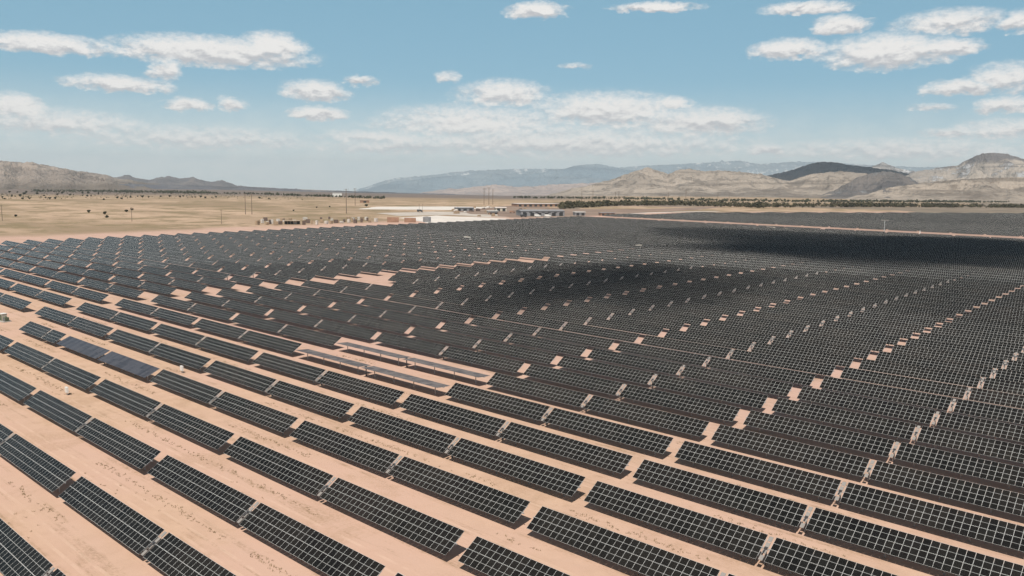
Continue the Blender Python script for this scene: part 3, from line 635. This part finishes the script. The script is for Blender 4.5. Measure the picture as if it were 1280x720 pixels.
for k in range(4):
    r = empty('juniper_tree', (0, 0, 0), 'x', 'tree')
    b = MB(); h = 3.2; b.tube((0, 0, -0.2), (0.1, 0, 1.3), 0.22, 0.14, n=7); b.tube((0.1, 0, 1.2), (0.5, 0.2, 2.6), 0.13, 0.05, n=6); b.tube((0.1, 0, 1.1), (-0.5, -0.2, 2.4), 0.12, 0.05, n=6)
    part('trunk', b.mesh('trunk', BARK), r)
    b = MB()
    for q in range(5): crown(b, (rnd.uniform(-.7, .7), rnd.uniform(-.7, .7), rnd.uniform(0.9, 2.4)), rnd.uniform(1.0, 1.5), rnd.uniform(.9, 1.2), 120, 0.22, rnd)
    part('crown', b.mesh('crown', JUN), r); JP.append(r)
JL = [(-1799.3, 516.1), (-1656.8, 478.9), (-2525.1, 742.7), (-1873.4, 569.5), (-2518.6, 782.4), (-1783.4, 556.2), (-1640.7, 514.2), (-2522.3, 761.5), (-1645.7, 503.9), (-1955.7, 641.9), (-1697.9, 559.8), (-2057.4, 704.4), (-2332.2, 810.6), (-2050.8, 730.0), (-2050.6, 737.0), (-1935.0, 713.9), (-2325.5, 858.4), (-2323.2, 871.8), (-1833.8, 686.2), (-1928.8, 730.4), (-2166.5, 838.1), (-1655.0, 676.2), (-1584.3, 654.7), (-1811.9, 757.5), (-1723.5, 730.4), (-1806.2, 781.1), (-1716.2, 752.1), (-1712.9, 764.1), (-1792.4, 826.5), (-1788.2, 844.6), (-1693.9, 822.8), (-1779.5, 871.9), (-1686.6, 846.1), (-1685.4, 852.7), (-1681.9, 863.7), (-1600.5, 832.3), (-1676.3, 886.7), (-1674.1, 894.9), (-1020.7, 382.7), (-971.9, 381.8), (-900.0, 355.8), (-1019.9, 426.4), (-1061.0, 450.8), (-965.2, 288.3), (-1582.8, 946.2), (-1503.3, 920.9), (-938.1, 611.5), (-1015.0, 701.5), (-1031.8, 736.3), (-1032.1, 807.0), (-1629.3, 543.8), (-1624.9, 551.8), (-1877.4, 556.0), (-2200.1, 677.9), (-1875.8, 561.4), (-2194.2, 704.3), (-1534.6, 602.8)]
used = set()
for i, (x, y) in enumerate(JL):
    k = i % 4
    o = JP[k] if k not in used else copy_tree(JP[k]); used.add(k)
    s = rnd.uniform(1.0, 1.9)*(1.0 if math.hypot(x, y) > 1300 else 0.8)
    if math.hypot(x, y) > 2200: s *= 1.3
    o.location = (x, y, zg(x, y)-0.2); o.rotation_euler = (0, 0, rnd.uniform(0, 6.28)); o.scale = (s*rnd.uniform(.9, 1.4), s, s*rnd.uniform(.7, 1.0))
    if 38 <= i <= 43 and math.hypot(x, y) < 1200:
        
        k_ = sorted(range(38, 44), key=lambda q: proj(JL[q][0], JL[q][1], 0)[0]).index(i)
        tag(o, f"dark bush alone on the open tan grass, {ORD[k_]} of six counted from the left", 'tree', 'lone bushes on the tan grass')
    else: tag(o, 'small dark juniper scattered on the tan plain below the far hills', 'tree', 'junipers scattered over the plain')
def belt(name, pts, depth, n, hmin, hmax, m, lab, leaf, seed, per=22):
    rr = random.Random(seed); mb = MB(); P = [Vector(p) for p in pts]; Ls = [(b_-a_).length for a_, b_ in zip(P, P[1:])]; T = sum(Ls)
    for _ in range(n):
        d = rr.uniform(0, T); i = 0
        while d > Ls[i]: d -= Ls[i]; i += 1
        p = P[i].lerp(P[i+1], d/Ls[i]); t = (P[i+1]-P[i]).normalized(); out_ = p.normalized()
        off = rr.uniform(0, depth)
        if noise.noise((p.x*0.012, p.y*0.012, seed)) < -0.28 and rr.random() < .75: continue
        p = p+out_*off; h = rr.uniform(hmin, hmax)*(1+0.5*noise.noise((p.x*0.03, p.y*0.03, seed)))
        crown(mb, (p.x, p.y, zg(p.x, p.y)+h*0.5), h*rr.uniform(.5, .9), h*0.55, per, leaf*h*0.12, rr)
    o = part(name, mb.mesh(name, m)); tag(o, lab, 'tree belt', kind='stuff')
belt('tree_belt', [(-2848.1, 1044.1), (-2495.9, 1149.0), (-2207.1, 1155.6), (-2114.3, 1279.8), (-1679.5, 1218.3), (-1474.6, 1204.4)], 120, 420, 4, 7, JUN, 'dark belt of junipers crossing the plain at left below the hills', 1.6, 5)
belt('tree_belt', [(-783.2, 990.3), (-839.8, 1200.8), (-807.9, 1399.7), (-655.5, 1394.0), (-551.4, 1777.1), (-357.8, 2171.6)], 190, 2100, 4, 9, OLIVE, 'olive tree belt behind the right field and road', 1.5, 9)
belt('tree_belt', [(-1701.1, 1905.5), (-1432.6, 2047.4), (-1014.0, 1963.4), (-871.5, 2143.3), (-579.7, 3508.4)], 260, 1000, 4, 8, JUN, 'thin dark tree line along the foot of the tan hills', 1.6, 12)
belt('brush', [(-2600, 820), (-2350, 990), (-2200, 1150)], 900, 800, 2.5, 5.5, JUN, 'dark brush dotted over the far left rise', 1.6, 21, 14)
belt('brush', [(-1500, 380), (-1620, 640), (-1560, 850), (-1300, 900)], 800, 520, 1.2, 3.2, JUN, 'low dark brush speckled over the tan plain at left', 1.4, 31, 12)
# dry weeds in the aisles
mb = MB(); rr = random.Random(11); cnt = 0
for m in range(-1, 9):
    yb = vtop(m)-3.4
    for _ in range(900):
        x = rr.uniform(-280, 0); band = rr.random()
        y = yb-1.9+rr.gauss(0, 0.35) if band < .72 else yb-rr.uniform(2.5, 8)
        if noise.noise((x*0.045, y*0.09, 4.2)) < (0.0 if band < .72 else 0.3): continue
        if not inframe(x, y, 0.5, 20): continue
        for k in range(6):
            a = rr.uniform(0, 6.28); l = rr.uniform(.10, .26); w_ = .035
            px_, py_ = x+rr.gauss(0, .13), y+rr.gauss(0, .10); dx, dy = math.cos(a), math.sin(a)
            mb.face([(px_-dy*w_, py_+dx*w_, 0), (px_+dy*w_, py_-dx*w_, 0), (px_+dx*l*.8, py_+dy*l*.8, l)])
o = part('dry_weeds', mb.mesh('dry_weeds', DRYG)); tag(o, 'dry brown weeds in lines along the sandy aisles', 'weeds', kind='stuff')

# ------------------------------------------------------------------ buildings, yard
def building(name, x, y, L, W, h, rz, wall, roof, lab, cat, doors=3, gable=0.0, grp=None, eave=0.6, wins=0):
    r = empty(name, (x, y, zg(x, y)), lab, cat, grp, rz)
    b = MB(); b.box((0, 0, h/2), (L, W, h)); part('wall', b.mesh('wall', wall), r)
    b = MB()
    if gable:
        e = eave
        A = [(-L/2-e, -W/2-e, h+.01), (L/2+e, -W/2-e, h+.01), (L/2+e, W/2+e, h+.01), (-L/2-e, W/2+e, h+.01), (-L/2-e, 0, h+gable), (L/2+e, 0, h+gable)]
        for f in ((0, 1, 5, 4), (2, 3, 4, 5), (1, 2, 5), (3, 0, 4), (3, 2, 1, 0)): b.face([A[i] for i in f])
    else: b.box((0, 0, h+0.26), (L+2*eave, W+2*eave, 0.5))
    part('roof', b.mesh('roof', roof), r)
    for i in range(doors):
        xx = -L/2+(i+.5)*L/doors; b = MB(); b.box((xx, -W/2-0.06, min(h*.4, 2.2)), (min(L/doors*.55, 5), 0.14, min(h*.8, 4.4))); part('door', b.mesh('door', DARKM), r)
    for i in range(wins):
        xx = -L/2+(i+.5)*L/wins; b = MB(); b.box((xx, -W/2-0.05, h*.75), (L/wins*.5, 0.12, h*.14)); part('window', b.mesh('window', DARKM), r)
    return r
A45 = math.atan2(53, 34)
building('warehouse', -665, 800, 58, 24, 6.5, A45-math.pi*0, GREYP, GREYP, 'long grey warehouse behind the field edge near picture centre', 'building', 6, 1.6, wins=7)
building('storage_shed', -903, 1072, 78, 26, 4.5, math.atan2(73, 34), BROWNP, ROOFP, 'long low shed with a pale flat roof behind the grey warehouse', 'building', 8)
building('storage_shed', -790, 860, 16, 10, 5.0, A45, CREAM, ROOFP, 'small cream shed between the poles and the grey warehouse', 'building', 2, 1.2)
building('storage_shed', -822, 818, 26, 12, 4.5, A45, GREYP, GREYP, 'low dark grey shed at the left end of the building cluster', 'building', 3, 1.0)
building('office_cabin', -745, 795, 14, 7, 3.4, A45, CREAM, WHITEP, 'pale site cabin left of the grey warehouse', 'cabin', 2, wins=3)
building('office_cabin', -720, 770, 12, 6, 3.2, A45, BROWNP, GREYP, 'brown site cabin in front of the pale one', 'cabin', 2, wins=3)
building('control_house', -640, 850, 14, 9, 4.4, A45, GREYP, WHITEP, 'grey control house right of the long warehouse', 'building', 2, wins=2)
building('control_house', -617, 880, 20, 8, 3.6, A45, BROWNP, GREYP, 'low brown building beside the control house', 'building', 3)
building('white_trailer', -1897, 1380, 26, 10, 9, math.atan2(34, 80)+0.6, WHITEP, WHITEP, 'bright white block standing far out on the dark plain', 'building', 0)
building('cabin', -1197, 932, 16, 8, 4, A45, BROWNP, BROWNP, 'brown cabin alone beyond the white gravel yard', 'cabin', 1)
# open shed at the left yard
r = empty('open_shed', (-684, 444, 0), 'long open fronted shed with tan roof in the left yard', 'shed', None, math.atan2(9, 6))
b = MB(); b.box((0, 0, 3.6), (15, 7, 0.4)); part('roof', b.mesh('roof', mat('tan_sheet_roof', (0.42, 0.33, 0.24), 0.8, 0.2, 0.3)), r)
b = MB(); b.box((0, 3.2, 1.7), (15, 0.2, 3.4)); part('back_wall', b.mesh('back_wall', DARKM), r)
for i in range(6): b = MB(); b.box((-7.2+i*2.88, -3.2, 1.7), (0.3, 0.3, 3.4)); part('post', b.mesh('post', WOOD), r)
def container(x, y, L, rz, m, lab, h=3.2):
    r = empty('shipping_container', (x, y, 0), lab, 'container', 'containers beyond the far field edge', rz)
    b = MB(); b.box((0, 0, h/2+.1), (L, 2.8, h))
    n = int(L/0.6)
    for i in range(n): b.box((-L/2+(i+.5)*L/n, -1.43, h/2+.1), (0.22, 0.08, h*.86))
    part('body', b.mesh('body', m), r)
    for s in (-1, 1): b = MB(); b.box((L/2+.03, s*.68, h/2+.1), (.07, 1.25, h*.9)); part('door', b.mesh('door', m), r)
container(-656.5, 548, 12, math.atan2(6, 5), BROWNP, 'left rust brown container beside the white gravel', 5.2)
container(-645.5, 562, 12, math.atan2(6, 5), BROWNP, 'right rust brown container beside the white gravel', 4.6)
r = empty('water_tank', (-640, 581, 0), 'squat grey ribbed tank right of the brown containers', 'tank')
b = MB(); b.tube((0, 0, 0), (0, 0, 5.2), 4.2, n=24); part('shell', b.mesh('shell', GREYP), r)
b = MB(); [b.tube((0, 0, z), (0, 0, z+.18), 4.32, n=24) for z in (0.5, 1.8, 3.1, 4.4)]; part('hoops', b.mesh('hoops', GALV), r)
b = MB(); b.tube((0, 0, 5.2), (0, 0, 6.0), 4.3, 0.4, n=24); part('lid', b.mesh('lid', PALEPLATE), r)
YL = [(-696.4, 413.8), (-717.4, 431.6), (-691.9, 421.3), (-700.7, 432.0), (-681.5, 424.4), (-671.4, 448.9), (-692.4, 467.7), (-678.6, 463.0), (-664.6, 458.9), (-690.3, 482.5), (-670.6, 474.4), (-673.3, 482.1), (-676.6, 490.3), (-673.3, 494.8), (-675.1, 505.1), (-665.2, 505.6), (-673.3, 520.0), (-668.9, 527.0), (-670.9, 536.9)] + [(-717.8, 458.2), (-699.6, 428.9), (-711.9, 476.7), (-693.2, 431.7), (-752.6, 456.4), (-739.0, 495.7), (-701.9, 548.5), (-688.6, 519.8), (-733.1, 547.7), (-723.0, 459.5), (-736.9, 514.6), (-740.7, 478.6), (-719.6, 450.6), (-715.0, 438.8), (-725.0, 459.7), (-693.5, 543.4), (-678.3, 516.3), (-688.8, 520.9), (-724.6, 547.0), (-688.8, 434.0), (-685.9, 447.6), (-715.9, 513.5), (-688.7, 509.5), (-702.6, 538.9), (-697.8, 539.2), (-711.2, 433.9), (-743.7, 530.1), (-685.5, 498.1)]
YL = sorted(YL, key=lambda q: proj(q[0], q[1], 0)[0])
rr = random.Random(5)
YN = ['brown timber', 'white wrapped', 'dark bundled']
for i, (x, y) in enumerate(YL):
    k = i % 3; a = rr.uniform(0, 3.1)
    r = empty('pallet_stack', (x, y, 0), f"{YN[k]} stack in the yard strip past the left field edge, {ORD[i]} from the left", 'stack', 'stacked goods in the yard beyond the field edge', a)
    w0, d0, hh = rr.uniform(2.2, 4.5), rr.uniform(1.6, 3), rr.uniform(1.8, 4.2)
    b = MB(); z = 0.2; L_ = 3
    for j in range(L_):
        b.box((rr.uniform(-.1, .1), rr.uniform(-.1, .1), z+hh/L_/2), (w0*rr.uniform(.88, 1), d0*rr.uniform(.88, 1), hh/L_*.92)); z += hh/L_
    part('goods', b.mesh('goods', STACKM[k]), r)
    b = MB(); [b.box((s*w0*.35, 0, 0.1), (0.25, d0, 0.2)) for s in (-1, 0, 1)]; part('pallet', b.mesh('pallet', WOOD), r)
def pile(x, y, k, lab):
    r = empty('supply_pile', (x, y, zg(x, y)), lab, 'pile', 'piles and crates around the far buildings', rr.uniform(0, 3))
    b = MB(); w_ = rr.uniform(3, 8); hh = rr.uniform(1.6, 4)
    b.box((0, 0, hh*.35), (w_, 4, hh*.7)); b.box((w_*.1, 0, hh*.8), (w_*.7, 3, hh*.35)); part('goods', b.mesh('goods', STACKM[k]), r)
    b = MB(); b.box((0, 0, .1), (w_+.5, 4.4, .2)); part('pallet', b.mesh('pallet', WOOD), r)
PI = sorted([(-840.7, 906.5), (-804.7, 920.7), (-732.4, 777.9), (-770.7, 810.9), (-821.7, 1012.0), (-864.0, 848.1), (-723.3, 857.9), (-825.5, 849.3), (-802.8, 812.9), (-765.9, 748.1), (-655.0, 805.2), (-666.9, 784.6), (-853.4, 828.1), (-678.6, 850.3), (-694.1, 748.1), (-698.8, 797.0), (-853.4, 891.2), (-853.8, 928.4), (-693.5, 741.7), (-895.9, 945.2), (-879.8, 859.8), (-772.7, 921.0), (-877.1, 915.2), (-742.1, 933.7), (-893.3, 911.8), (-878.6, 861.0), (-830.2, 961.3), (-806.9, 787.8), (-697.4, 719.8), (-792.0, 790.2), (-763.2, 907.2), (-731.0, 921.3), (-807.8, 832.1), (-822.0, 801.6)], key=lambda q: proj(q[0], q[1], zg(*q))[0])
for i, (x, y) in enumerate(PI): pile(x, y, i % 3, f"{YN[i % 3]} pile among the far buildings, {ORD[i]} from the left there")
def truck(x, y, rz, m, lab):
    r = empty('truck', (x, y, zg(x, y)), lab, 'truck', 'vehicles parked around the buildings', rz)
    b = MB(); b.box((-1.2, 0, 2.1), (5.2, 2.4, 2.4)); part('cargo_box', b.mesh('cargo_box', m), r)
    b = MB(); b.box((2.6, 0, 1.55), (1.9, 2.2, 1.7)); b.box((3.8, 0, 1.1), (0.7, 2.1, 0.8)); cb_ = part('cab', b.mesh('cab', m), r)
    b = MB(); b.box((3.56, 0, 1.95), (0.04, 1.9, 0.7)); part('windscreen', b.mesh('windscreen', DARKM), cb_)
    for xx in (-2.6, 2.8):
        for s in (-1, 1): b = MB(); b.tube((xx, s*.95, .5), (xx, s*1.22, .5), .5, n=14); part('wheel', b.mesh('wheel', RUBBER), r)
truck(-833, 743, 0.4, DARKBOX, 'dark truck on the pale gravel yard')
truck(-754.8, 800, 1.0, WHITEP, 'white truck left of the pale site cabin')
truck(-652, 752, 1.2, DARKBOX, 'dark truck in front of the long grey warehouse')
truck(-646, 772, 0.8, WHITEP, 'left white truck in front of the grey warehouse')
truck(-638, 782, 0.9, WHITEP, 'right white truck in front of the grey warehouse')
truck(-740, 830, 0.3, BROWNP, 'brown truck behind the site cabins')

# ------------------------------------------------------------------ clouds overhead whose shadows lie on the land (volumes, outside the haze box)
def cloud(sxy, alt, rx, ry, rz_, rot, dens, seed, gz=0.0):
    m = bpy.data.materials.new('cloud_vapour'); m.use_nodes = True; n = NT(m.node_tree); n.n.clear()
    pv = n.new('ShaderNodeVolumePrincipled'); pv.inputs['Color'].default_value = (0.9, 0.9, 0.9, 1); pv.inputs['Density'].default_value = dens
    oo = n.new('ShaderNodeOutputMaterial'); n.l.new(pv.outputs[0], oo.inputs['Volume'])
    import bmesh
    bm = bmesh.new(); bmesh.ops.create_icosphere(bm, subdivisions=5, radius=1)
    for v in bm.verts:
        k = 1+0.55*noise.fractal(v.co*1.5+Vector((seed, 0, 0)), 1.0, 2.0, 4)
        v.co = Vector((v.co.x*rx*k, v.co.y*ry*k, v.co.z*rz_*k*(0.5 if v.co.z < 0 else 1)))
    me = bpy.data.meshes.new('cloud'); bm.to_mesh(me); bm.free(); me.materials.append(m)
    dz = (alt-gz)/SUNV.z
    o = part('cloud', me, None, (sxy[0]+SUNV.x*dz, sxy[1]+SUNV.y*dz, alt)); o.rotation_euler[2] = rot
    tag(o, kind='structure')
cloud((-200, 290), 1500, 54, 84, 26, math.radians(8), 0.030, 1.0)
cloud((-165, 605), 1500, 190, 140, 45, 0.3, 0.045, 3.0)
cloud((-70, 390), 1500, 70, 100, 18, 0.1, 0.012, 5.0)
cloud((-2450, 6400), 2900, 1100, 620, 120, math.radians(20), 0.010, 7.0, 150)

# ------------------------------------------------------------------ haze
m = bpy.data.materials.new('haze_air'); m.use_nodes = True; n = NT(m.node_tree); n.n.clear()
pv = n.new('ShaderNodeVolumePrincipled'); pv.inputs['Color'].default_value = (0.86, 0.95, 1.0, 1); pv.inputs['Density'].default_value = 4.0e-5
pv.inputs['Anisotropy'].default_value = 0.0
oo = n.new('ShaderNodeOutputMaterial'); n.l.new(pv.outputs[0], oo.inputs['Volume'])
b = MB(); b.box((0, 0, 5), (60000, 60000, 1250)); o = part('haze', b.mesh('haze', m))
o.location = (0, 0, 0); tag(o, 'pale blue haze in the air over the whole valley', 'haze', kind='stuff')
